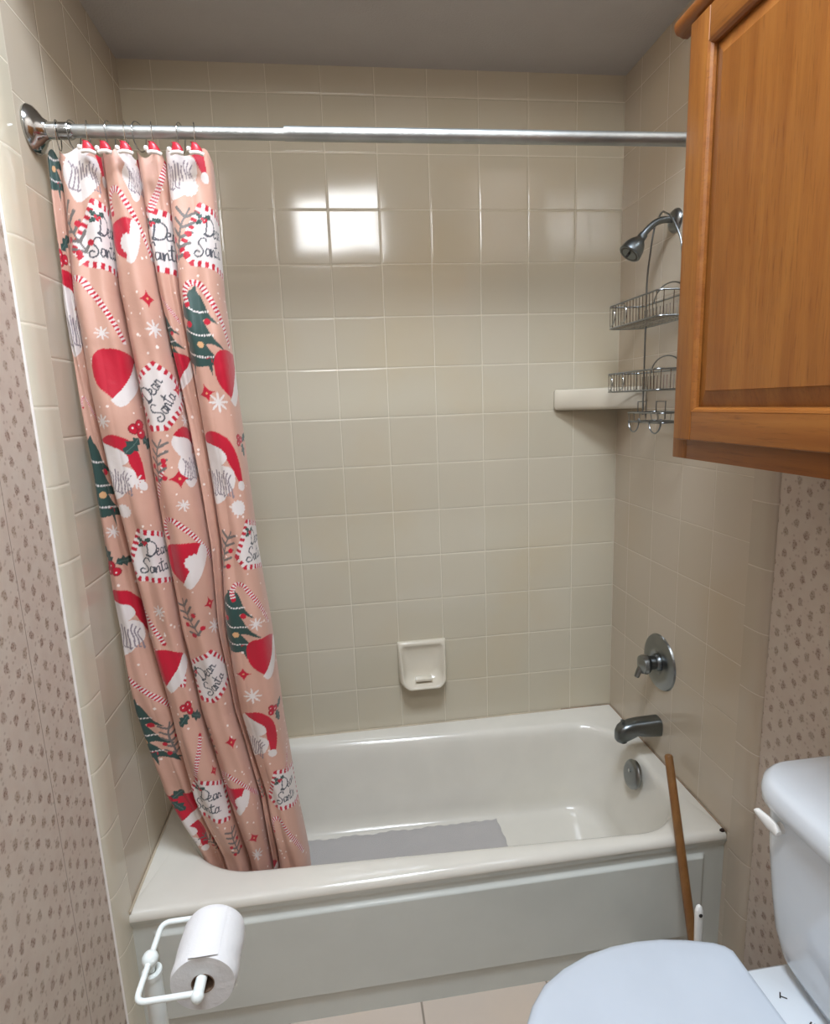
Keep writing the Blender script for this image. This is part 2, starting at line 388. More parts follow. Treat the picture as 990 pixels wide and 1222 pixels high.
# ---------------------------------------------------------------- corner shelf
cs = MB(); zt, zb = 1.145, 1.078
def shelf_loop(z, ins):
    P = [(-.004, -.004), (-.224+ins, -.004), (-.226+ins, -.018)]
    for i in range(0, 15):
        t = i/14; x = -.222+.218*t+ins*(1-t); y = -.024-.165*t**1.25+ins*.8-.016*math.sin(PI*t)
        P.append((x, y))
    P += [(-.004, -.188+ins)]
    return [Vector((p[0], p[1], z)) for p in P]
cs.loft([shelf_loop(zb, .012), shelf_loop(zb+.004, .004), shelf_loop(zb+.012, 0), shelf_loop(zt-.008, 0), shelf_loop(zt-.002, .002), shelf_loop(zt, .006),
         shelf_loop(zt-.001, .016), shelf_loop(zt-.012, .024)], True, True)
so = cs.build('corner_shelf', MT['ceramic'], loc=(-.08, -.08, zb)); tag(so, 'almond ceramic corner shelf at the back right corner behind the wire caddy', 'shelf')

# ---------------------------------------------------------------- shower arm and head
YA = -.308
sh = thing('shower_fixture', (0, YA, 1.56), 'chrome shower head on a bent arm from the right wall', 'shower head')
MB().lathe([(.001, .012), (.016, .014), (.026, .010), (.031, .003), (.031, 0), (.001, 0)], (0, YA, 1.575), (-1, 0, 0), 32).build('flange', MT['chromed'], sh)
ap = spline([(0, YA, 1.577), (-.035, YA, 1.577), (-.058, YA, 1.570), (-.080, YA, 1.553), (-.096, YA, 1.535)], 6)
MB().tube(ap, .0088, 14).build('arm', MT['nickel'], sh)
ax = Vector((-.62, -.02, -.78)).normalized(); hc = Vector((-.094, YA, 1.537))
MB().lathe([(.001, -.004), (.0115, -.004), (.012, .006), (.0125, .012), (.016, .016), (.023, .026), (.0275, .038), (.030, .052), (.0302, .058), (.0285, .060)], hc, ax, 32).build('head', MT['nickel'], sh)
MB().lathe([(.0285, .0585), (.024, .0605), (.012, .059), (.001, .0585)], hc, ax, 32).build('spray_face', MT['grayp'], sh)
MB().box(-.003, .003, -.003, .003, -.010, .010, .001, mat=Matrix.Translation(hc+ax*.06+Vector((-.004, -.004, 0)))@ax.to_track_quat('Z', 'Y').to_matrix().to_4x4()).build('spray_lever', MT['darkp'], sh)

# ---------------------------------------------------------------- shower caddy
cd = thing('shower_caddy', (-.03, -.31, 1.0), 'chrome wire shower caddy with two baskets hanging under the shower head', 'shower caddy')
wy0, wy1 = -.222, -.395; xr = -.030
loop = spline([(xr, wy0, 1.06), (xr, wy0, 1.30), (xr, wy0, 1.44), (xr, wy0-.012, 1.51), (-.038, wy0-.045, 1.57), (-.040, YA+.012, 1.592), (-.040, YA, 1.5965),
               (-.040, YA-.012, 1.592), (-.038, wy1+.045, 1.57), (xr, wy1+.012, 1.51), (xr, wy1, 1.44), (xr, wy1, 1.30), (xr, wy1, 1.06)], 6)
MB().tube(loop, .0026, 8).build('hanger_wire', MT['chromed'], cd)
def basket(zb, h, dip):
    y0, y1 = -.180, -.455; xb, xf = -.018, -.125
    def bend(y): return 0
    R = lambda z, gx=0: [(xb, y0, z), (xf+gx, y0, z), (xf+gx, y1, z), (xb, y1, z)]
    def rect(z, r=.018):
        P = rrect(xf, xb, y1, y0, r, z, 5, 4); return P
    b = MB(); b.tube(rect(zb+h), .0024, 8, closed=True); b.tube(rect(zb), .0022, 8, closed=True)
    # rear half of the top rim stands a little higher, as a backrest
    b.tube(arc((xb, (y0+y1)/2, zb+h), .075, 0, 180, 14, (0, 1, 0), (0, 0, .55)), .002, 6)
    bk = b.build('basket', MT['chromed'], cd)
    w = MB()
    n = 15
    for i in range(n+1):
        y = y0-.012+(y1-y0+.024)*i/n
        w.tube([(xf, y, zb+h), (xf+.001, y, zb+.004), (xf+.004, y, zb), (xb-.004, y, zb), (xb, y, zb+.004), (xb, y, zb+h*.8)], .0012, 5)
    for i in range(4):
        x = xf+(xb-xf)*(i+.5)/4
        w.tube([(x, y0, zb+h), (x, y0, zb), (x, y1, zb), (x, y1, zb+h)], .0012, 5)
    w.build('wires', MT['chrome'], bk)
    for y in (y0-.02, (y0+y1)/2+.05):
        w2 = MB(); w2.tube(arc((xf-.002, y, zb+h*.5), h*.42, 90, 270, 10, (0, 1, 0), (0, 0, 1)), .0018, 6)
        w2.build('scroll', MT['chrome'], bk)
basket(1.312, .062, 0); basket(1.130, .052, 0)
# soap ledge and hooks at the bottom
b = MB(); b.tube(rrect(-.115, -.022, -.465, -.285, .016, 1.070, 5, 4), .0022, 8, closed=True); b.tube(rrect(-.112, -.024, -.462, -.288, .016, 1.045, 5, 4), .0024, 8, closed=True)
for i in range(6):
    y = -.30-.030*i; b.tube([(-.115, y, 1.070), (-.112, y, 1.045), (-.024, y, 1.045), (-.022, y, 1.07)], .0013, 5)
lg = b.build('soap_ledge', MT['chromed'], cd)
for yc in (-.330, -.440):
    h = [Vector((-.115, yc+.028, 1.050))]+arc((-.115, yc, 1.046), .028, 0, -180, 12, (0, 1, 0), (0, 0, 1))+[Vector((-.115, yc-.028, 1.052))]
    hk = MB(); hk.tube(h, .0022, 8); hk.sphere(h[-1], .0042, 8); hk.build('hook', MT['chromed'], cd)
for yc in (-.345, -.44):
    MB().tube([(-.10, yc+.022, 1.070), (-.10, yc+.022, 1.100), (-.10, yc-.022, 1.100), (-.10, yc-.022, 1.055)], .0018, 6).build('razor_holder', MT['chromed'], cd)

# ---------------------------------------------------------------- valve and spout
va = thing('shower_valve', (0, -.32, .31), 'round chrome shower valve plate with cone knob on the right wall', 'valve')
MB().lathe([(.001, .004), (.030, .006), (.034, .010), (.050, .012), (.070, .010), (.084, .005), (.087, 0), (.001, 0)], (0, -.320, .312), (-1, 0, 0), 48).build('escutcheon', MT['chromed'], va)
MB().lathe([(.027, .004), (.026, .012), (.021, .018), (.021, .036), (.024, .038)], (0, -.320, .312), (-1, 0, 0), 32).build('collar', MT['nickel'], va)
kb = MB()
kl = []
for r, h, s_ in ((.020, .036, 1), (.026, .040, 1.05), (.029, .050, 1.1), (.026, .060, 1.1), (.012, .066, 1), (.002, .068, 1)):
    kl.append([Vector((-h, -.320+r*s_*math.cos(a), .312+r*math.sin(a)*(1.15 if math.sin(a) < 0 else .9))) for a in [2*PI*i/28 for i in range(28)]])
kb.loft(kl); kn = kb.build('knob', MT['chromed'], va)
MB().tube([(-.050, -.320, .312), (-.064, -.316, .290), (-.070, -.312, .268)], [.011, .0095, .008], 14).build('lever', MT['chromed'], kn)
sp = thing('tub_spout', (0, -.325, .09), 'grey metal tub spout with diverter knob low on the right wall', 'spout')
def spsec(x, hw, zt, zb, rd=.012):
    n = 20; zt += .012; zb += .012; zc = (zt+zb)/2; hh = (zt-zb)/2; P = []
    for i in range(n):
        a = 2*PI*i/n; c, s = math.cos(a), math.sin(a)
        P.append(Vector((x, -.325+hw*math.copysign(abs(c)**.62, c), zc+hh*math.copysign(abs(s)**.62, s))))
    return P
zz = [(.0, .027, .121, .062), (-.02, .027, .121, .062), (-.055, .027, .120, .066), (-.075, .026, .119, .070), (-.095, .025, .117, .060), (-.115, .024, .112, .052), (-.128, .021, .104, .050), (-.137, .014, .092, .054), (-.139, .008, .084, .060)]
MB().loft([spsec(*q) for q in zz]).build('body', MT['nickel'], sp)
MB().lathe([(.003, 0), (.003, .008), (.006, .010), (.006, .014), (.001, .016)], (-.118, -.325, .120), (0, 0, 1), 14).build('diverter_knob', MT['nickel'], sp)
MB().lathe([(.013, 0), (.013, .006), (.010, .006), (.010, 0)], (-.116, -.325, .061), (0, 0, 1), 20, cap=False).build('outlet_ring', MT['darkp'], sp)

# ---------------------------------------------------------------- curtain rod
YR, ZR = -.58, 1.656
rod = thing('curtain_rod', (XL, YR, ZR), 'worn chrome shower curtain rod across the tub opening above the curtain', 'curtain rod')
MB().tube([(XL+.005, YR, ZR-.003), (-.97, YR, ZR-.001)], .0115, 24).build('inner_tube', MT['steel'], rod)
MB().tube([(-1.004, YR, ZR), (-.99, YR, ZR), (-.006, YR, ZR+.004)], .0136, 24).build('outer_tube', MT['steel'], rod)
MB().tube([(XL+.02, YR, ZR-.003), (XL+.07, YR, ZR-.003), (XL+.075, YR, ZR-.003)], [.0150, .0150, .012], 24).build('sleeve', MT['chrome'], rod)
for x, s_ in ((XL, 1), (0, -1)):
    MB().lathe([(.001, 0), (.041, 0), (.042, .004), (.039, .010), (.030, .017), (.020, .024), (.0165, .030), (.001, .030)], (x, YR, ZR-.002), (s_, 0, 0), 40).build('flange', MT['chrome'], rod)

# ---------------------------------------------------------------- curtain rings
GR = 'wire rings holding the shower curtain on the rod'
def ring_base():
    r = thing('curtain_ring', (0, 0, 0), '', 'curtain ring', GR)
    P = [Vector((0, -.021*math.sin(a), .0205*math.cos(a)-.003)) for a in [2*PI*i/26 for i in range(26)]]
    P = [Vector((p.x, p.y, p.z if p.z > -.012 else p.z*1.45)) for p in P]
    MB().tube(P, .0011, 6, closed=True).build('wire_loop', MT['chrome'], r)
    h = MB(); h.loft([[Vector((.001+cx+rx*math.cos(a), -.030+ry*math.sin(a), z)) for a in [2*PI*i/14 for i in range(14)]]
        for cx, rx, ry, z in ((0, .011, .006, -.046), (0, .0105, .0062, -.040), (-.001, .008, .0052, -.034), (-.003, .005, .004, -.029), (-.007, .003, .003, -.028))])
    ht = h.build('hat_charm', MT['red'], r)
    b = MB(); b.tube([(-.011, -.032, -.048), (-.004, -.035, -.047), (.005, -.035, -.047), (.013, -.032, -.049)], .0036, 10); b.sphere((-.013, -.033, -.041), .0048, 8); b.build('white_brim', MT['white'], ht)
    return r
def ring_copy(src, charm=True):
    c = src.copy(); COL.objects.link(c)
    for ch in src.children:
        if ch.name.startswith('hat_charm') and not charm: continue
        d = ch.copy(); COL.objects.link(d); d.parent = c
        for gch in ch.children:
            e = gch.copy(); COL.objects.link(e); e.parent = d
    return c
rb = ring_base()
spots = [(-1.374, 12, 1, 'curtain ring whose red hat charm hangs farthest left on the curtain'),
         (-1.428, 9, 0, 'plain wire curtain ring beside the left flange of the rod'),
         (-1.400, -12, 0, 'plain wire curtain ring, second from the left wall'),
         (-1.334, -6, 1, 'curtain ring with the second red hat charm from the left'),
         (-1.305, 8, 1, 'curtain ring with the third red hat charm from the left'),
         (-1.281, -20, 0, 'plain curtain ring tilted across the middle of the bunched rings'),
         (-1.257, 14, 1, 'curtain ring with the third red hat charm from the right'),
         (-1.203, -8, 1, 'curtain ring with the second red hat charm from the right'),
         (-1.177, 10, 1, 'curtain ring with red hat charm nearest the right edge of the curtain')]
for i, (x, rz, ch_, lab) in enumerate(spots):
    o = rb if i == 0 else ring_copy(rb, ch_)
    o.location = (x, YR, ZR-.003+H); o.rotation_euler = (0, 0, math.radians(rz)); o['label'] = lab
# ---------------------------------------------------------------- curtain cloth
CB = [  # fold boundaries of the bunched cloth: (height above tub rim, x)
 [(1.64,-1.461),(1.36,-1.466),(1.113,-1.466),(.84,-1.466),(.64,-1.457),(.432,-1.452),(.2,-1.419),(0,-1.352),(-.2,-1.30)],
 [(1.64,-1.436),(1.361,-1.445),(1.111,-1.432),(.836,-1.412),(.636,-1.396),(.421,-1.366),(.191,-1.342),(0,-1.298),(-.2,-1.27)],
 [(1.64,-1.356),(1.36,-1.36),(1.107,-1.34),(.83,-1.329),(.629,-1.323),(.414,-1.302),(.18,-1.261),(-.02,-1.23),(-.2,-1.22)],
 [(1.64,-1.295),(1.359,-1.282),(1.104,-1.258),(.823,-1.236),(.622,-1.238),(.405,-1.225),(.17,-1.187),(-.028,-1.175),(-.2,-1.17)],
 [(1.64,-1.242),(1.358,-1.239),(1.103,-1.224),(.822,-1.214),(.62,-1.223),(.403,-1.209),(.168,-1.17),(-.031,-1.158),(-.2,-1.155)],
 [(1.64,-1.151),(1.357,-1.153),(1.099,-1.143),(.816,-1.135),(.611,-1.119),(.392,-1.111),(.158,-1.097),(-.043,-1.078),(-.2,-1.075)]]
CZ0, CZ1 = -.19, 1.618
NU, NV = 460, 1040
def curtain_surface():
    t = np.linspace(0, 5, NU); v = np.linspace(0, 1, NV)
    T, V = np.meshgrid(t, v)                       # rows = height
    topz = CZ1 + .008*np.cos(T*2*np.pi*1.9)        # scalloped between the rings
    Z = CZ0 + (topz-CZ0)*V
    zr = CZ0 + (CZ1-CZ0)*v
    bx = np.array([np.interp(zr, [p[0] for p in b[::-1]], [p[1] for p in b[::-1]]) for b in CB])   # 6 x NV
    k = np.minimum(T.astype(int), 4); ph = T-k
    rows = np.arange(NV)[:, None]
    x0 = bx[k, rows]; x1 = bx[np.minimum(k+1, 5), rows]; w = x1-x0
    amp = np.array([.036, .060, .056, .036, .062])[k]*(.75+.25*np.clip(w/.06, 0, 1.6))
    fade = .55+.45*np.clip((1.62-Z)/.35, 0, 1)
    bulge = np.abs(np.sin(np.pi*ph))**.8
    # secondary soft wrinkles inside a fold
    ripple = .0085*(np.abs(np.sin(np.pi*(ph*1.6+.12*np.sin(Z*2.3+k*1.7)+k*.31)))-.5)*np.sin(np.pi*ph)**.7 + .003*np.sin(2*np.pi*(ph*3+Z*1.3+k*.37))*np.sin(np.pi*ph)
    X = x0 + w*ph - .125*w*np.sin(2*np.pi*ph) + .003*np.sin(Z*7+T*2)*np.sin(np.pi*ph)
    yc = np.interp(Z, [-.2, 0, .1, 1.62], [-.470, -.478, -.492, -.553])
    Y = yc - (amp*fade*bulge + ripple*fade)
    Y += .004*np.sin(Z*9+T*1.3) + .0015*np.sin(Z*31+T*5)
    lim = np.interp(Z, [-.2, -.02, .02, .2], [-.545, -.56, -.572, -.70])
    Y = np.maximum(Y, lim+.004*(1-bulge))
    X = np.maximum(X, -1.468)
    # arc length along the cloth averaged over height
    d = np.sqrt(np.diff(X, axis=1)**2+np.diff(Y, axis=1)**2).mean(axis=0)
    s = np.concatenate([[0], np.cumsum(d)])
    return X, Y, Z, s
# ---------------------------------------------------------------- printed cloth: colours of the print laid on the cloth's own (width, height) metres
def seg(a, b, P):
    """distance of points (a,b) from polyline P, and length along it"""
    best = np.full(a.shape, 9.); al = np.zeros(a.shape); L = 0
    for (x0, y0), (x1, y1) in zip(P[:-1], P[1:]):
        dx, dy = x1-x0, y1-y0; l2 = dx*dx+dy*dy+1e-12
        t = np.clip(((a-x0)*dx+(b-y0)*dy)/l2, 0, 1)
        d = np.hypot(a-x0-t*dx, b-y0-t*dy); m = d < best
        best[m] = d[m]; al[m] = (L+t*math.sqrt(l2))[m]; L += math.sqrt(l2)
    return best, al
def inpoly(a, b, P):
    c = np.zeros(a.shape, bool); n = len(P)
    for i in range(n):
        x0, y0 = P[i]; x1, y1 = P[(i+1) % n]
        if y0 == y1: continue
        m = ((y0 > b) != (y1 > b)) & (a < (x1-x0)*(b-y0)/(y1-y0)+x0); c ^= m
    return c
def cat(P, k=6):
    P = [np.array(p, float) for p in P]; Q = [2*P[0]-P[1]]+P+[2*P[-1]-P[-2]]; o = []
    for i in range(1, len(Q)-2):
        A, B, C, D = Q[i-1:i+3]
        for j in range(k):
            t = j/k; o.append(tuple(.5*((2*B)+(C-A)*t+(2*A-5*B+4*C-D)*t*t+(3*B-A-3*C+D)*t**3)))
    return o+[tuple(P[-1])]
RED, DRED, WHT, GRN, DKG, BEI, GRY, TAN = [rgb(c)[:3] for c in ('#c01230', '#8e1024', '#e2d9d5', '#2f4b46', '#3e4440', '#d0a28f', '#8d8088', '#d9a878')]
GLY = {  # small script alphabet, unit height of a capital = 1
 'D': [[(.25, .95), (.2, .5), (.12, .05)], [(0, .85), (.2, .98), (.5, .95), (.72, .65), (.62, .25), (.3, .02), (.05, .08), (.1, .16), (.35, .04)]],
 'S': [[(.72, .8), (.66, .98), (.42, .95), (.28, .72), (.42, .5), (.52, .28), (.38, .05), (.1, .02), (0, .2), (.14, .34), (.3, .26)]],
 'e': [[(0, .2), (.2, .28), (.22, .42), (.1, .42), (.04, .2), (.12, .02), (.3, .08)]],
 'a': [[(.26, .38), (.1, .42), (.02, .18), (.1, .02), (.24, .14), (.27, .4), (.27, .08), (.38, .06)]],
 'r': [[(0, .1), (.08, .42), (.12, .36), (.24, .38), (.22, .1), (.34, .08)]],
 'n': [[(.02, .4), (.04, .02), (.1, .3), (.2, .42), (.26, .3), (.27, .05), (.38, .08)]],
 't': [[(.14, .85), (.1, .3), (.14, .03), (.28, .08)], [(-.02, .56), (.3, .62)]]}
def text_dist(a, b, word, x, y, h):
    best = np.full(a.shape, 9.)
    for i, ch in enumerate(word):
        for st in GLY[ch]:
            d, _ = seg(a, b, [(x+p[0]*h, y+p[1]*h) for p in cat(st, 4)]); best = np.minimum(best, d)
        x += h*(.62 if ch in 'DS' else .34)
    return best
def paint(ty, a, b, C, u):
    """a, b in units of the motif's size (right, up); u = size in metres"""
    mm = .001/u
    def put(m, c): C[m] = c
    def stripes(d, al, w, per):
        m = d < w; put(m, WHT); put(m & (((al/per) % 1) < .5), RED)
    def leaf(cx, cy, ang, L):
        ca, sa = math.cos(ang), math.sin(ang); x = (a-cx)*ca+(b-cy)*sa; y = -(a-cx)*sa+(b-cy)*ca
        P = [(0, 0), (.18, .24), (.30, .14), (.52, .34), (.64, .17), (.84, .2), (1, 0), (.84, -.2), (.64, -.17), (.52, -.34), (.30, -.14), (.18, -.24)]
        put(inpoly(x/L, y/L, P), GRN); d, _ = seg(x/L, y/L, [(0, 0), (.9, 0)]); put(d < .02, (.10, .17, .15))
    def berry(cx, cy, r):
        m = np.hypot(a-cx, b-cy) < r; put(m, RED); put(np.abs(np.hypot(a-cx, b-cy)-r) < .012, DRED)
        put(np.hypot(a-cx+.02, b-cy-.02) < r*.22, WHT)
    if ty == 'letter':
        P = [(-.44, -.12), (-.14, .47), (.02, .43), (.46, .30), (.47, -.30), (.40, -.44), (.05, -.36), (-.30, -.30)]
        put(inpoly(a, b, P), WHT)
        d, al = seg(a, b, P+[P[0]]); stripes(d, al, .042, .105)
        m = np.minimum(text_dist(a, b, 'Dear', -.12, .05, .26), text_dist(a, b, 'Santa', -.26, -.22, .25)) < .0105
        put(m, (.07, .075, .09))
        for an in (2.4, .6, -2.7): leaf(-.10, .28, an, .13)
        for q in ((-.10, .25), (-.07, .28), (-.12, .29)): put(np.hypot(a-q[0], b-q[1]) < .022, RED)
    elif ty == 'cane':
        P = cat([(-.34, .12), (-.36, .30), (-.27, .43), (-.12, .42), (-.02, .28), (.16, -.05), (.38, -.48)], 5)
        d, al = seg(a, b, P); stripes(d, al, .046, .060)
    elif ty == 'stick':
        d, al = seg(a, b, [(0, .5), (0, -.5)]); stripes(d, al, .046, .066)
    elif ty == 'hat':
        P = cat([(-.30, -.34), (-.42, -.05), (-.36, .28), (-.18, .46), (.08, .40), (.36, .22), (.42, .06), (.20, -.10), (-.05, -.24), (-.30, -.34)], 5)
        put(inpoly(a, b, P), RED)
        P = cat([(-.34, -.36), (-.24, -.50), (.10, -.36), (.44, -.12), (.47, .06), (.38, .12), (.10, -.08), (-.34, -.36)], 5)
        put(inpoly(a, b, P), WHT)
    elif ty == 'pompom':
        th = np.arctan2(b, a); put(np.hypot(a, b) < .46+.03*np.sin(th*13), WHT)
    elif ty == 'beard':   # curly white tuft under a drooping red cap
        P = cat([(-.30, .38), (-.10, .50), (.14, .42), (.30, .16), (.36, -.14), (.30, -.20), (.18, .02), (.04, .22), (-.30, .38)], 5)
        put(inpoly(a, b, P), RED)
        P = cat([(-.30, .36), (-.34, .22), (-.22, .02), (-.02, .02), (.12, .14), (.06, .26), (-.10, .32), (-.30, .36)], 5); put(inpoly(a, b, P), WHT)
        P = cat([(-.22, .04), (-.30, -.14), (-.24, -.32), (-.14, -.50), (.02, -.44), (.10, -.34), (.20, -.24), (.22, -.06), (.12, .04), (-.22, .04)], 5); put(inpoly(a, b, P), WHT)
        for k in range(9):
            x0 = -.20+.045*k; y0 = -.02-.03*(k % 3)
            d, _ = seg(a, b, cat([(x0, y0), (x0+.035*(1-k/4), y0-.08), (x0+.01, y0-.20), (x0-.02*(1-k/4), y0-.30), (x0+.03, y0-.34+.03*(k % 3))], 4))
            put((d < .009) & (b > -.46) & (a < .2), GRY)
        put(np.hypot(a-.33, b+.22) < .07, WHT)
    elif ty == 'tree':
        put(inpoly(a, b, cat([(-.06, .5), (.02, .30), (.08, .22), (-.02, .10), (-.16, .12), (-.24, .2), (-.06, .5)], 4)), GRN)
        for (x0, y0, w, h) in ((-.02, .30, .24, .30), (0, .06, .32, .34), (.02, -.18, .40, .32)):
            put(inpoly(a, b, cat([(x0-.10, y0+.14), (x0+.02, y0+.10), (x0+w*.55, y0-h*.30), (x0+w, y0-h*.62), (x0+w*.45, y0-h*.52), (x0, y0-h*.66), (x0-w*.35, y0-h*.58), (x0-w*.85, y0-h*.50), (x0-w*.45, y0-.02), (x0-.10, y0+.14)], 4)), GRN)
            d, al = seg(a, b, cat([(x0-w*.5, y0-h*.16), (x0, y0-h*.30), (x0+w*.5, y0-h*.22)], 5)); put((d < .010) & ((al/.03) % 1 < .75), WHT)
        for q in ((.04, -.14, TAN), (-.10, .06, RED), (.10, .12, RED), (.14, -.30, RED)): put(np.hypot(a-q[0], b-q[1]) < .036, q[2])
        for an, xx in ((-1.1, .10), (-1.5, -.06), (-.8, .26)):
            c0, s0 = math.cos(an), math.sin(an); put(inpoly(a, b, [(xx, -.30), (xx+.06, -.26), (xx+.20*c0, -.30+.20*s0)]), GRN)
    elif ty == 'holly':
        leaf(-.04, 0, -2.4, .5); leaf(.06, 0, -.6, .5)
        for q in ((-.13, .22), (.05, .30), (.06, .10)): berry(q[0], q[1], .115)
    elif ty == 'sprig':
        d, _ = seg(a, b, cat([(.05, .46), (-.03, .1), (.02, -.46)], 5)); m = d < .016
        for k in range(5):
            y = .34-.18*k
            for s_ in (-1, 1):
                d, _ = seg(a, b, [(0, y-.06), (s_*.17, y+.07)]); m |= d < .026
        put(m, (.16, .14, .13))
        for q in ((.12, .02), (-.14, -.14), (.16, -.34), (-.1, -.42)): put(np.hypot(a-q[0], b-q[1]) < .055, RED)
    elif ty == 'redstar':
        th = np.arctan2(b, a); r = np.hypot(a, b); put((np.abs(a)**.62+np.abs(b)**.62) < .5**.62, RED); put(r < .15, RED); put(r < .06, TAN)
    elif ty == 'whitestar':
        th = np.arctan2(b, a); r = np.hypot(a, b); put(r < .16+.36*np.abs(np.cos(4*th))**3, WHT)
X, Y, Z, S = curtain_surface()
SS = np.broadcast_to(S, Z.shape); ZZ = Z
col = np.empty(Z.shape+(3,)); col[:] = BEI
rg = np.random.RandomState(7)
for i in range(650):
    s0 = rg.uniform(0, S[-1]); z0 = rg.uniform(CZ0, CZ1); r = rg.uniform(.0013, .0032)
    j0, j1 = np.searchsorted(S, [s0-.006, s0+.006]); r0 = int(np.clip((z0-.03-CZ0)/(CZ1-CZ0)*NV, 0, NV)); r1 = int(np.clip((z0+.03-CZ0)/(CZ1-CZ0)*NV, 0, NV))
    sl = (slice(r0, r1), slice(j0, j1)); m = np.hypot(SS[sl]-s0, ZZ[sl]-z0) < r; c = col[sl]; c[m] = (.90, .78, .72)
MOTIFS = [
 ('tree', 0.053, 1.615, 0.16, -12),
 ('tree', 0.042, 0.978, 0.2, -8),
 ('tree', 0.583, 1.278, 0.18, -10),
 ('tree', 0.445, 1.268, 0.11, -8),
 ('tree', 0.024, 0.377, 0.18, -12),
 ('tree', 0.569, 0.642, 0.18, -10),
 ('letter', 0.223, 1.456, 0.145, 0),
 ('letter', 0.469, 1.451, 0.14, 0),
 ('letter', 0.628, 1.453, 0.14, 0),
 ('letter', 0.343, 1.144, 0.135, 52),
 ('letter', 0.203, 0.805, 0.14, 0),
 ('letter', 0.347, 0.505, 0.13, 42),
 ('letter', 0.182, 0.188, 0.13, -12),
 ('letter', 0.647, 0.813, 0.13, 0),
 ('letter', 0.622, 0.186, 0.13, 0),
 ('letter', 0.168, 0.541, 0.1, 0),
 ('cane', 0.354, 1.491, 0.13, 0),
 ('cane', 0.185, 1.327, 0.13, 0),
 ('cane', 0.612, 1.315, 0.13, 0),
 ('cane', 0.059, 1.129, 0.06, 0),
 ('cane', 0.357, 0.842, 0.12, 8),
 ('cane', 0.042, 0.475, 0.12, 8),
 ('cane', 0.61, 0.686, 0.11, 0),
 ('cane', 0.351, 0.211, 0.11, 12),
 ('cane', 0.594, 0.056, 0.12, -5),
 ('cane', 0.454, 1.329, 0.06, 0),
 ('stick', 0.309, 0.955, 0.12, -28),
 ('stick', 0.159, 0.659, 0.12, 22),
 ('stick', 0.196, 0.312, 0.11, -22),
 ('stick', 0.474, 1.561, 0.1, -20),
 ('stick', 0.645, 0.265, 0.06, -25),
 ('hat', 0.215, 1.199, 0.12, 14),
 ('hat', 0.658, 1.193, 0.12, 20),
 ('hat', 0.347, 0.795, 0.11, 30),
 ('hat', 0.185, 0.543, 0.11, 14),
 ('hat', 0.635, 0.558, 0.11, 20),
 ('hat', 0.065, 0.155, 0.1, 0),
 ('hat', 0.335, 0.185, 0.08, 25),
 ('hat', 0.338, 1.46, 0.09, 40),
 ('hat', 0.458, 1.208, 0.08, 14),
 ('hat', 0.45, -0.054, 0.06, 0),
 ('pompom', 0.344, 1.448, 0.04, 0),
 ('pompom', 0.363, 0.792, 0.04, 0),
 ('pompom', 0.346, 0.176, 0.036, 0),
 ('pompom', 0.196, 1.554, 0.032, 0),
 ('pompom', 0.59, 1.553, 0.036, 0),
 ('pompom', 0.162, 0.916, 0.032, 0),
 ('pompom', 0.612, 0.908, 0.036, 0),
 ('beard', 0.581, 0.996, 0.16, -6),
 ('beard', 0.4, 1.023, 0.13, 0),
 ('beard', 0.065, 1.322, 0.17, 0),
 ('beard', 0.045, 0.652, 0.16, -5),
 ('beard', 0.578, 0.348, 0.14, -25),
 ('beard', 0.194, 1.6, 0.15, 0),
 ('beard', 0.575, 1.605, 0.15, 0),
 ('beard', 0.393, 1.593, 0.13, 0),
 ('beard', 0.174, 1.007, 0.14, -12),
 ('beard', 0.029, 0.072, 0.12, -30),
 ('holly', 0.227, 1.068, 0.09, 0),
 ('holly', 0.051, 1.444, 0.08, 180),
 ('holly', 0.044, 0.796, 0.08, 150),
 ('holly', 0.203, 0.423, 0.08, 0),
 ('holly', 0.637, 0.412, 0.06, 60),
 ('holly', 0.658, 1.049, 0.06, 60),
 ('holly', 0.037, 0.183, 0.07, 70),
 ('sprig', 0.159, 1.478, 0.11, 25),
 ('sprig', 0.57, 1.467, 0.11, -15),
 ('sprig', 0.325, 1.019, 0.1, -10),
 ('sprig', 0.563, 0.814, 0.1, -20),
 ('sprig', 0.333, 0.662, 0.1, 20),
 ('sprig', 0.072, 0.353, 0.09, 0),
 ('sprig', 0.295, 0.338, 0.09, 0),
 ('sprig', 0.213, 0.055, 0.09, -5),
 ('sprig', 0.462, 0.188, 0.06, 0),
 ('sprig', 0.072, 0.042, 0.07, 30),
 ('redstar', 0.366, 1.344, 0.036, 0),
 ('redstar', 0.581, 1.155, 0.04, 10),
 ('redstar', 0.361, 0.979, 0.044, 0),
 ('redstar', 0.385, 0.689, 0.036, 10),
 ('redstar', 0.575, 0.517, 0.034, 0),
 ('redstar', 0.363, 0.34, 0.038, 0),
 ('redstar', 0.355, 0.063, 0.036, 10),
 ('redstar', 0.396, 1.165, 0.034, 0),
 ('redstar', 0.227, 0.261, 0.03, 0),
 ('whitestar', 0.367, 1.286, 0.036, 0),
 ('whitestar', 0.604, 1.136, 0.042, 0),
 ('whitestar', 0.191, 1.28, 0.026, 0),
 ('whitestar', 0.391, 0.631, 0.038, 0),
 ('whitestar', 0.587, 0.461, 0.038, 0),
 ('whitestar', 0.352, 0.009, 0.036, 0),
 ('whitestar', 0.2, 0.979, 0.032, 0),
 ('whitestar', 0.36, 0.922, 0.026, 0),
 ('whitestar', 0.162, 1.106, 0.03, 0),
 ('whitestar', 0.403, 1.101, 0.03, 0),
 ('whitestar', 0.615, 0.64, 0.03, 0),
 ('whitestar', 0.054, 0.866, 0.03, 0),
 ('whitestar', 0.188, 0.682, 0.03, 0),
]

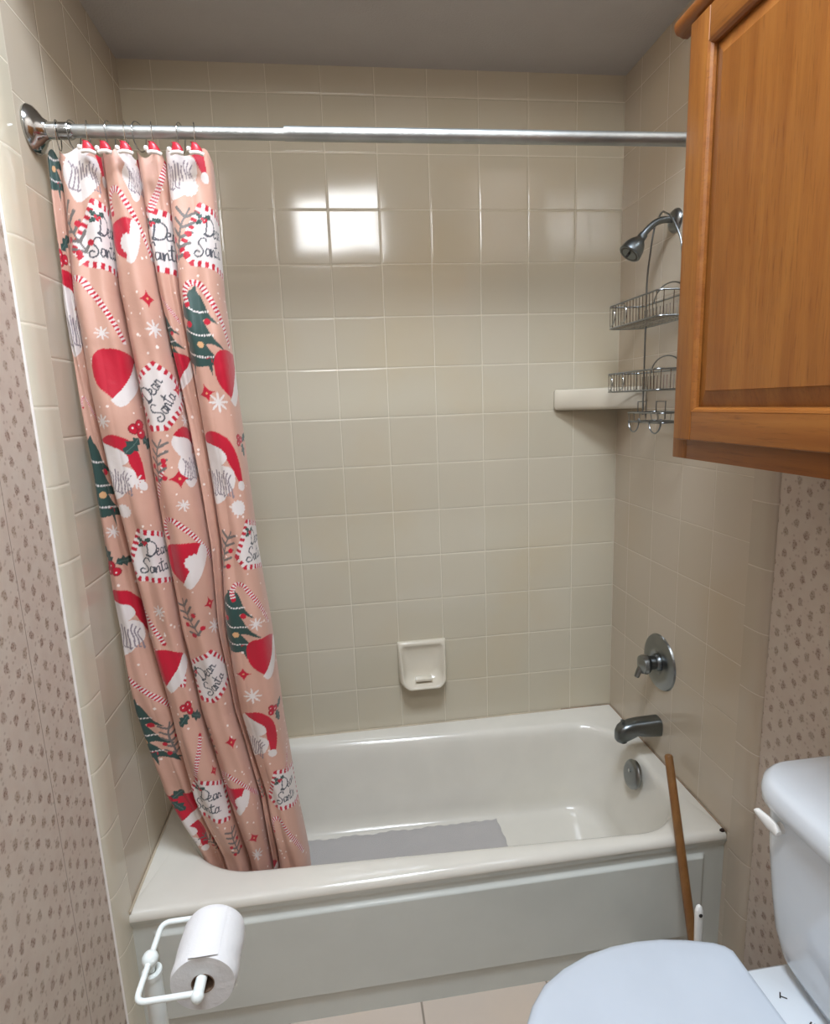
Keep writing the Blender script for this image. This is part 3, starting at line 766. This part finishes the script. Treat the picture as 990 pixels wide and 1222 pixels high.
for ty, s0, z0, u, rot in sorted(MOTIFS, key=lambda m: {'letter': 1, 'cane': 2, 'stick': 2, 'tree': 0, 'beard': 0, 'hat': 3, 'pompom': 4, 'holly': 4}.get(m[0], 5)):
    R_ = u*.75
    j0, j1 = np.searchsorted(S, [s0-R_, s0+R_]); r0 = int(np.clip((z0-R_-.02-CZ0)/(CZ1-CZ0)*NV, 0, NV)); r1 = int(np.clip((z0+R_+.02-CZ0)/(CZ1-CZ0)*NV, 0, NV))
    if r1 <= r0 or j1 <= j0: continue
    sl = (slice(r0, r1), slice(j0, j1)); ds = (SS[sl]-s0)/u; dz = (ZZ[sl]-z0)/u
    an = math.radians(rot); ca, sa = math.cos(an), math.sin(an)
    paint(ty, ds*ca+dz*sa, -ds*sa+dz*ca, col[sl], u)
me = bpy.data.meshes.new('shower_curtain')
loc = np.array([-1.3, -.55, CZ1])
V = np.stack([X, Y, Z], -1).reshape(-1, 3)-loc
idx = np.arange(NU*NV).reshape(NV, NU)
F = np.stack([idx[:-1, :-1], idx[:-1, 1:], idx[1:, 1:], idx[1:, :-1]], -1).reshape(-1, 4)
me.vertices.add(len(V)); me.vertices.foreach_set('co', V.ravel().astype(np.float32))
me.loops.add(F.size); me.loops.foreach_set('vertex_index', F.ravel().astype(np.int32))
me.polygons.add(len(F)); me.polygons.foreach_set('loop_start', np.arange(0, F.size, 4, dtype=np.int32)); me.polygons.foreach_set('loop_total', np.full(len(F), 4, np.int32))
me.update(calc_edges=True); me.validate()
me.polygons.foreach_set('use_smooth', [True]*len(F))
at = me.color_attributes.new('print', 'FLOAT_COLOR', 'POINT')
at.data.foreach_set('color', np.concatenate([col.reshape(-1, 3), np.ones((NU*NV, 1))], 1).astype(np.float32).ravel())
cm, cn, cl, cb_ = new_mat('printed_polyester'); g = G(cm.node_tree)
an_ = cn.new('ShaderNodeAttribute'); an_.attribute_name = 'print'
x_, y_, z_, P_, N_ = g.pos(); wf, _ = g.noise(P_, 28, 4); wf2, _ = g.noise(P_, 700, 2)
cl.new(an_.outputs['Color'], cb_.inputs['Base Color']); cb_.inputs['Roughness'].default_value = .42
cb_.inputs['Sheen Weight'].default_value = .15
cl.new(g.bump(wf2, .12, .0006, g.bump(wf, .35, .006)), cb_.inputs['Normal'])
tl = cn.new('ShaderNodeBsdfTranslucent'); cl.new(an_.outputs['Color'], tl.inputs['Color'])
mx = cn.new('ShaderNodeMixShader'); mx.inputs[0].default_value = .12
cl.new(cb_.outputs[0], mx.inputs[1]); cl.new(tl.outputs[0], mx.inputs[2])
out = [n for n in cn if n.type == 'OUTPUT_MATERIAL'][0]; cl.new(mx.outputs[0], out.inputs['Surface'])
me.materials.append(cm)
cu = bpy.data.objects.new('shower_curtain', me); COL.objects.link(cu); cu.location = (loc[0], loc[1], loc[2]+H)
tag(cu, 'pink shower curtain with red and green Christmas print bunched at the left of the tub', 'shower curtain')
# ---------------------------------------------------------------- wall cabinet
cab = thing('wall_cabinet', (-.15, -1.2, .995), 'honey oak wall cabinet hung above the toilet on the right wall', 'cabinet')
CY0, CY1 = -.816, -1.44; XF = -.290; cz0, cz1 = .997, 1.735
mb = MB(); mb.box(XF+.018, .009, CY1, CY0, cz0+.012, cz1-.01); mb.build('carcass', MT['oakz'], cab, smooth=False)
ff = MB()
ff.box(XF, XF+.019, CY1, CY0, cz0, cz0+.060, .0015); ff.build('face_frame_rail', MT['oaky'], cab)
MB().box(XF, XF+.019, CY1, CY0, cz1-.05, cz1, .0015).build('face_frame_rail', MT['oaky'], cab)
ff = MB(); ff.box(XF-.0005, XF+.019, CY0-.045, CY0, cz0+.001, cz1-.001, .0015); ff.build('face_frame_stile', MT['oakz'], cab)
ff = MB(); ff.box(XF-.0005, XF+.019, CY1, CY1+.045, cz0+.001, cz1-.001, .0015); ff.build('face_frame_stile', MT['oakz'], cab)
MB().box(XF+.004, .009, CY1, CY0+.001, cz0+.004, cz0+.012).build('bottom_panel', MT['oaky'], cab, smooth=False)
# crown moulding along the top front
cr = MB(); prof = [(XF+.002, cz1-.010), (XF-.008, cz1-.010)]+[(XF-.014-.010*math.sin(a), cz1+.006-.013*math.cos(a)) for a in [PI*i/10 for i in range(11)]]+[(XF+.002, cz1+.026)]
cr.loft([[Vector((p[0], y, p[1])) for p in prof] for y in (CY0+.012, CY0+.010, CY1-.01)]); cr.build('crown_moulding', MT['oaky'], cab)
# door with a raised panel
DX = XF-.019; dy0, dy1 = -.846, -1.43; dz0, dz1 = cz0+.037, cz1-.012; SW = .052
door = thing('door', (XF, -1.14, 1.35), '', ''); door.parent = cab; del door['label'], door['category']
door.location = Vector(ORG['door'])-Vector(ORG['wall_cabinet'])
for ya_, yb2 in ((dy0-SW, dy0), (dy1, dy1+SW)): MB().box(DX, XF-.001, ya_, yb2, dz0, dz1, .003, 3).build('stile', MT['oakz'], door)
for za_, zb2 in ((dz0, dz0+SW), (dz1-SW, dz1)): MB().box(DX+.0004, XF-.001, dy1+SW, dy0-SW, za_, zb2, .003, 3).build('rail', MT['oaky'], door)
# inner sticking bead, mitred
iy0, iy1, iz0, iz1 = dy0-SW, dy1+SW, dz0+SW, dz1-SW
def ringloop(ins, x): return [Vector((x, iy0-ins, iz0+ins)), Vector((x, iy1+ins, iz0+ins)), Vector((x, iy1+ins, iz1-ins)), Vector((x, iy0-ins, iz1-ins))]
MB().loft([ringloop(-.001, DX+.0002), ringloop(.003, DX+.002), ringloop(.006, DX+.006), ringloop(.007, DX+.011)], False, False).build('bead', MT['oaky'], door, sharp=20)
MB().loft([ringloop(.005, DX+.0125), ringloop(.008, DX+.0125), ringloop(.034, DX+.004), ringloop(.035, DX+.0025)], False, True).build('raised_panel', MT['oakz'], door, sharp=15)
for zc in (cz0+.085, cz1-.115):
    MB().box(XF-.012, XF+.004, dy0+.0005, dy0+.0055, zc-.022, zc+.022, .001).build('hinge', MT['hinge'], cab)

# ---------------------------------------------------------------- toilet
TY = -1.160
to = thing('toilet', (-.35, TY, -H), 'white two piece toilet with closed lid below the oak cabinet', 'toilet')
def egg(xb, xf, hw, z, n=64, sq=.8, back=.62, cy=TY):
    """egg outline: xb back end, xf front tip"""
    xm = xb+(xf-xb)*.40; P = []
    for i in range(n):
        a = 2*PI*i/n; c, s = math.cos(a), math.sin(a)
        if c >= 0:   # front part
            P.append(Vector((xm+(xf-xm)*abs(c)**.92, cy+hw*math.copysign(abs(s)**1.0, s), z)))
        else:
            P.append(Vector((xm-(xm-xb)*abs(c)**.45 if abs(c) > 0 else xm, cy+hw*math.copysign(abs(s)**back, s), z)))
    return P
def lidloop(ins, z):
    pts = [(-.236, .150), (-.245, .162), (-.262, .172), (-.311, .187), (-.360, .197), (-.410, .201), (-.463, .199), (-.517, .190), (-.575, .170), (-.620, .146), (-.655, .112), (-.682, .072), (-.696, .03), (-.698, 0)]
    full = [(x, y) for x, y in pts]+[(x, -y) for x, y in pts[::-1][1:]]
    full = [(full[0][0], full[0][1])]+full[1:]
    # sample evenly
    out = []
    cx = -.46
    for x, y in full:
        d = math.hypot(x-cx, y); k = (d-ins)/d; out.append(Vector((cx+(x-cx)*k, TY+y*k, z)))
    n = len(out); ob = []
    for i in range(n-1):
        for j in range(3): ob.append(out[i].lerp(out[i+1], j/3))
    ob.append(out[-1]); a, b = out[-1], out[0]
    for j in range(1, 8): ob.append(a.lerp(b, j/8))
    return ob
MB().loft([lidloop(.006, .036), lidloop(.001, .039), lidloop(0, .046), lidloop(.001, .052), lidloop(.006, .0575), lidloop(.016, .0600), lidloop(.06, .0615), lidloop(.12, .0625)]).build('lid', MT['lidm'], to, sharp=60)
MB().loft([lidloop(.010, .018), lidloop(.004, .021), lidloop(.003, .031), lidloop(.008, .0345)]).build('seat', MT['lidm'], to, sharp=60)
bl = []
for xb, xf, hw, z in ((-.10, -.50, .105, -H), (-.10, -.50, .105, -H+.015), (-.11, -.48, .090, -H+.04), (-.12, -.50, .095, -.24), (-.12, -.56, .120, -.16), (-.14, -.63, .155, -.08), (-.17, -.675, .178, -.02), (-.19, -.685, .185, .002), (-.20, -.683, .183, .014), (-.22, -.67, .17, .017)):
    bl.append(egg(xb, xf, hw, z))
MB().loft(bl).build('bowl', MT['porcelain'], to, sharp=70)
# deck between the bowl and the tank
dk = MB(); dk.loft([rrect(-.245, -.03, TY-.10, TY+.10, .03, -.09, 6, 4), rrect(-.262, -.025, TY-.135, TY+.135, .03, -.03, 6, 4), rrect(-.268, -.02, TY-.143, TY+.143, .022, .000, 6, 4), rrect(-.266, -.022, TY-.142, TY+.142, .022, .012, 6, 4), rrect(-.258, -.03, TY-.135, TY+.135, .02, .017, 6, 4)])
dk.build('deck', MT['porcelain'], to, sharp=60)
for s_ in (1, -1):
    h = MB(); h.lathe([(.013, 0), (.013, .012), (.010, .018), (.001, .020)], (-.245, TY+s_*.07, .017), (0, 0, 1), 20)
    h.tube([(-.243, TY+s_*.07-.016, .030), (-.243, TY+s_*.07+.016, .030)], .006, 12)
    h.build('lid_hinge', MT['whitem'], to)
# tank
def tk(z, xf, hw, r, bow=.010):
    L = rrect(xf, -.012, TY-hw, TY+hw, [.012, r, r, .012], z, 8, 10)
    return [Vector((p.x-bow*max(0, 1-((p.y-TY)/hw)**2)*(1 if p.x < -.10 else 0)*min(1, (-.10-p.x)/.04), p.y, p.z)) for p in L]
tl_ = [tk(.022, -.128, .125, .05), tk(.030, -.140, .145, .055), tk(.055, -.151, .166, .06), (tk(.10, -.158, .180, .06)), tk(.17, -.162, .188, .055), tk(.26, -.166, .195, .05), tk(.368, -.169, .200, .048)]
MB().loft(tl_).build('tank', MT['porcelain'], to, sharp=60)
ll = [tk(.361, -.177, .205, .068), tk(.361, -.183, .210, .071), tk(.366, -.188, .215, .074), tk(.383, -.189, .216, .075), tk(.399, -.186, .213, .073), tk(.407, -.179, .207, .069), tk(.411, -.168, .199, .05), tk(.4125, -.14, .17, .04, .006)]
MB().loft(ll).build('tank_lid', MT['porcelain'], to, sharp=60)
# flush lever
lv = MB()
py, pz, px_ = TY+.132, .328, -.174
lv.lathe([(.001, -.005), (.010, -.004), (.011, .002), (.010, .006), (.001, .008)], (px_+.004, py, pz), (-1, 0, 0), 24)
def lsec(c, w, h, x):
    return [Vector((x+h*math.sin(a)*.45, c[0]+w*math.cos(a)*.55, c[1]+w*math.sin(a))) for a in [2*PI*i/20 for i in range(20)]]
H_ = [((py-.010, pz-.003), .005), ((py-.006, pz-.002), .010), ((py+.002, pz), .0125), ((py+.012, pz+.002), .0125), ((py+.022, pz+.005), .0105), ((py+.031, pz+.008), .008), ((py+.038, pz+.010), .006), ((py+.040, pz+.011), .003)]
lp = []
for (c, w), xx in zip(H_, (0, 0, 0, -.002, -.004, -.006, -.007, -.007)):
    lp.append([Vector((px_-.012+xx+.006*math.cos(a), c[0]-.35*w*math.sin(a)*.5, c[1]+w*math.sin(a))) for a in [2*PI*i/20 for i in range(20)]])
lv.loft(lp); lv.build('flush_lever', MT['whitem'], to)
# scuffs on the deck
for grp in (((-.188, TY+.085, .013, .9), (-.184, TY+.080, .010, -.6)), ((-.176, TY+.030, .016, .5), (-.170, TY+.022, .018, 1.1), (-.165, TY+.026, .012, -.2), (-.172, TY+.016, .014, .2))):
    sc = MB()
    for (x, y, l_, an) in grp: sc.box(-l_/2, l_/2, -.0012, .0012, 0, .0004, mat=Matrix.Translation((x, y, .0172))@Matrix.Rotation(an, 4, 'Z'))
    sc.build('scuff_mark', MT['darkp'], to)

# ---------------------------------------------------------------- plunger and brush
pt, pb = Vector((-.139, -.608, .203)), Vector((-.140, -.778, -.30))
pl = thing('plunger', (pb.x, pb.y, -H), 'wooden handled plunger leaning on the tub beside the toilet', 'plunger')
dirp = (pt-pb).normalized()
MB().tube([pb-dirp*.02, pb+(pt-pb)*.5, pt-dirp*.006, pt-dirp*.002, pt], [.0115, .0112, .0105, .0085, .003], 16).build('handle', MT['stick'], pl)
MB().lathe([(.055, -.004), (.062, 0), (.064, .012), (.058, .035), (.040, .055), (.018, .066), (.015, .088), (.012, .09)], (pb.x-.002, pb.y+.0, -H+.005), (0, 0, 1), 32).build('cup', MT['rubber'], pl)
tb = thing('toilet_brush', (-.205, -.865, -H), 'white plastic toilet brush standing between the toilet lid and the plunger', 'toilet brush')
def bs(z, w, t, x): return [Vector((x+w*math.copysign(abs(math.cos(a))**.8, math.cos(a)), -.865+t*math.sin(a), z)) for a in [2*PI*i/20 for i in range(20)]]
bh = MB(); bh.loft([bs(-.30, .006, .006, -.205), bs(-.16, .0065, .006, -.207), bs(-.07, .0085, .007, -.209), bs(-.02, .0095, .007, -.210), bs(-.003, .0088, .0065, -.2105), bs(.007, .006, .005, -.211), bs(.010, .0025, .003, -.211)])
bhh = bh.build('handle', MT['whitem'], tb)
MB().lathe([(.0042, 0), (.0042, .0012), (.001, .0014)], (-.2105, -.8715, -.010), (0, -1, .1), 14).build('hanging_hole', MT['darkp'], bhh)
MB().lathe([(.034, 0), (.039, .004), (.038, .03), (.031, .09), (.027, .12), (.023, .12), (.026, .09), (.001, .05)], (-.205, -.865, -H), (0, 0, 1), 32).build('holder', MT['whitem'], tb)

# ---------------------------------------------------------------- toilet paper stand
zt_ = .345
ts = thing('toilet_paper_stand', (-1.249, -1.122, -H), 'white enamel free standing toilet paper holder in front of the tub', 'toilet paper holder')
C0 = Vector((-1.249, -1.122, zt_))
xa, ya, yb_ = -1.168, -1.062, -1.186      # roll axis x, far and near arms
def corner(a, b, c, r=.014, n=5):
    a, b, c = Vector(a), Vector(b), Vector(c); p = b+(a-b).normalized()*r; q = b+(c-b).normalized()*r
    return [p.lerp(b, t).lerp(b.lerp(q, t), t) for t in [i/n for i in range(n+1)]]
A = (xa, ya, zt_); B = (-1.249, ya, zt_); D = (-1.249, yb_, zt_); E_ = (xa-.006, yb_, zt_)
P = [Vector(A)]+corner(A, B, D)+corner(B, D, E_)+[Vector(E_)]
MB().tube(P, .0042, 12).build('arm', MT['enamelw'], ts)
MB().tube([(xa, ya, zt_), (xa, yb_+.03, zt_), (xa, yb_-.006, zt_)], .0075, 18).build('spindle', MT['enamelw'], ts)
MB().sphere((xa, yb_-.004, zt_), .0088, 14).build('spindle_end', MT['enamelw'], ts)
MB().sphere(C0, .0115, 16).build('finial_ball', MT['enamelw'], ts)
MB().lathe([(.0135, -.028), (.0140, -.020), (.0125, -.018), (.006, -.020)], C0, (0, 0, 1), 24, cap=False).build('cap_cup', MT['enamelw'], ts)
MB().tube([C0+Vector((0, 0, -.005)), C0+Vector((0, 0, -.03))], .005, 12).build('stem', MT['enamelw'], ts)
MB().tube([C0+Vector((0, 0, -.024)), Vector((C0.x, C0.y, -H+.012))], .0125, 24).build('pole', MT['enamelw'], ts)
MB().lathe([(.001, 0), (.082, 0), (.085, .004), (.080, .010), (.03, .016), (.014, .022)], (C0.x, C0.y, -H), (0, 0, 1), 40).build('base', MT['enamelw'], ts)
# paper roll hanging on the spindle
RC = Vector((xa+.001, -1.166, zt_-.008)); RR, RI = .0455, .0158
pr_ = thing('toilet_paper_roll', (RC.x, RC.y+.05, RC.z), 'white toilet paper roll hanging on the free standing holder', 'toilet paper')
ro = MB(); rs = []
rg2 = random.Random(2)
for i in range(13):
    y = RC.y+.088*i/12; e = .0025 if i in (0, 12) else 0
    rs.append([Vector((RC.x+(RR-e+.0006*math.sin(5*a+i))*math.cos(a)*1.0, y, RC.z+(RR-e)*math.sin(a))) for a in [2*PI*k/72 for k in range(72)]])
inn = lambda y: [Vector((RC.x+RI*math.cos(a), y, RC.z+RI*math.sin(a))) for a in [2*PI*k/72 for k in range(72)]]
ro.loft([inn(RC.y+.0005)]+rs+[inn(RC.y+.0875)], False, False); ro.build('tissue', MT['paper'], pr_, sharp=50)
MB().loft([inn(RC.y), [p+(Vector((RC.x, p.y, RC.z))-p)*.08 for p in inn(RC.y)], [p+(Vector((RC.x, p.y, RC.z))-p)*.08 for p in inn(RC.y+.088)], inn(RC.y+.088)], False, False).build('cardboard_core', MT['card'], pr_, sharp=50)
ts_ = MB(); pts = []
for i in range(26):
    a = math.radians(60+50*i/25); pts.append(a)
ts_.loft([[Vector((RC.x+(RR+.0012)*math.cos(a), y+.006*math.sin(3*a), RC.z+(RR+.0012)*math.sin(a))) for a in pts] for y in (RC.y+.004, RC.y+.03, RC.y+.06, RC.y+.083)], False, False, closed=False)
ts_.build('loose_sheet', MT['paper'], pr_)

# ---------------------------------------------------------------- light and camera
def area(name, loc, rot, sx, sy, power, colr):
    L = bpy.data.lights.new(name, 'AREA'); L.shape = 'RECTANGLE'; L.size = sx; L.size_y = sy; L.energy = power; L.color = colr
    o = bpy.data.objects.new(name, L); COL.objects.link(o); o.location = (loc[0], loc[1], loc[2]+H); o.rotation_euler = rot; return o
area('added_overhead_fill', (-.80, -1.50, ZH-.03), (0, 0, 0), .7, .45, FILL_W, (.83, .94, 1.08))  # added overhead fill that brightens the lower scene; stands for no known fixture
w = bpy.data.worlds.new('World'); bpy.context.scene.world = w; w.use_nodes = True
w.node_tree.nodes['Background'].inputs[0].default_value = (.9, .95, 1, 1); w.node_tree.nodes['Background'].inputs[1].default_value = .05
cam = bpy.data.cameras.new('camera'); co = bpy.data.objects.new('camera', cam); COL.objects.link(co)
cam.sensor_fit = 'HORIZONTAL'; cam.sensor_width = 36; cam.lens = 693.02/990*36; cam.clip_start = .02
Rm = Matrix(((.9904972847572169, .060684196834860704, -.12342024608258818), (-.13234664205924482, .1764672025931628, -.9753684907482814), (-.037409827909532956, .9824340968550753, .18282163469438623)))
co.matrix_world = Matrix.Translation((-.9350, -1.8758, 1.1172+H)) @ Rm.to_4x4()
sc_ = bpy.context.scene; sc_.camera = co
sc_.view_settings.view_transform = 'Standard'; sc_.view_settings.look = 'None'; sc_.view_settings.gamma = 1
sc_.view_settings.use_curve_mapping = False; sc_.view_settings.exposure = EXPO
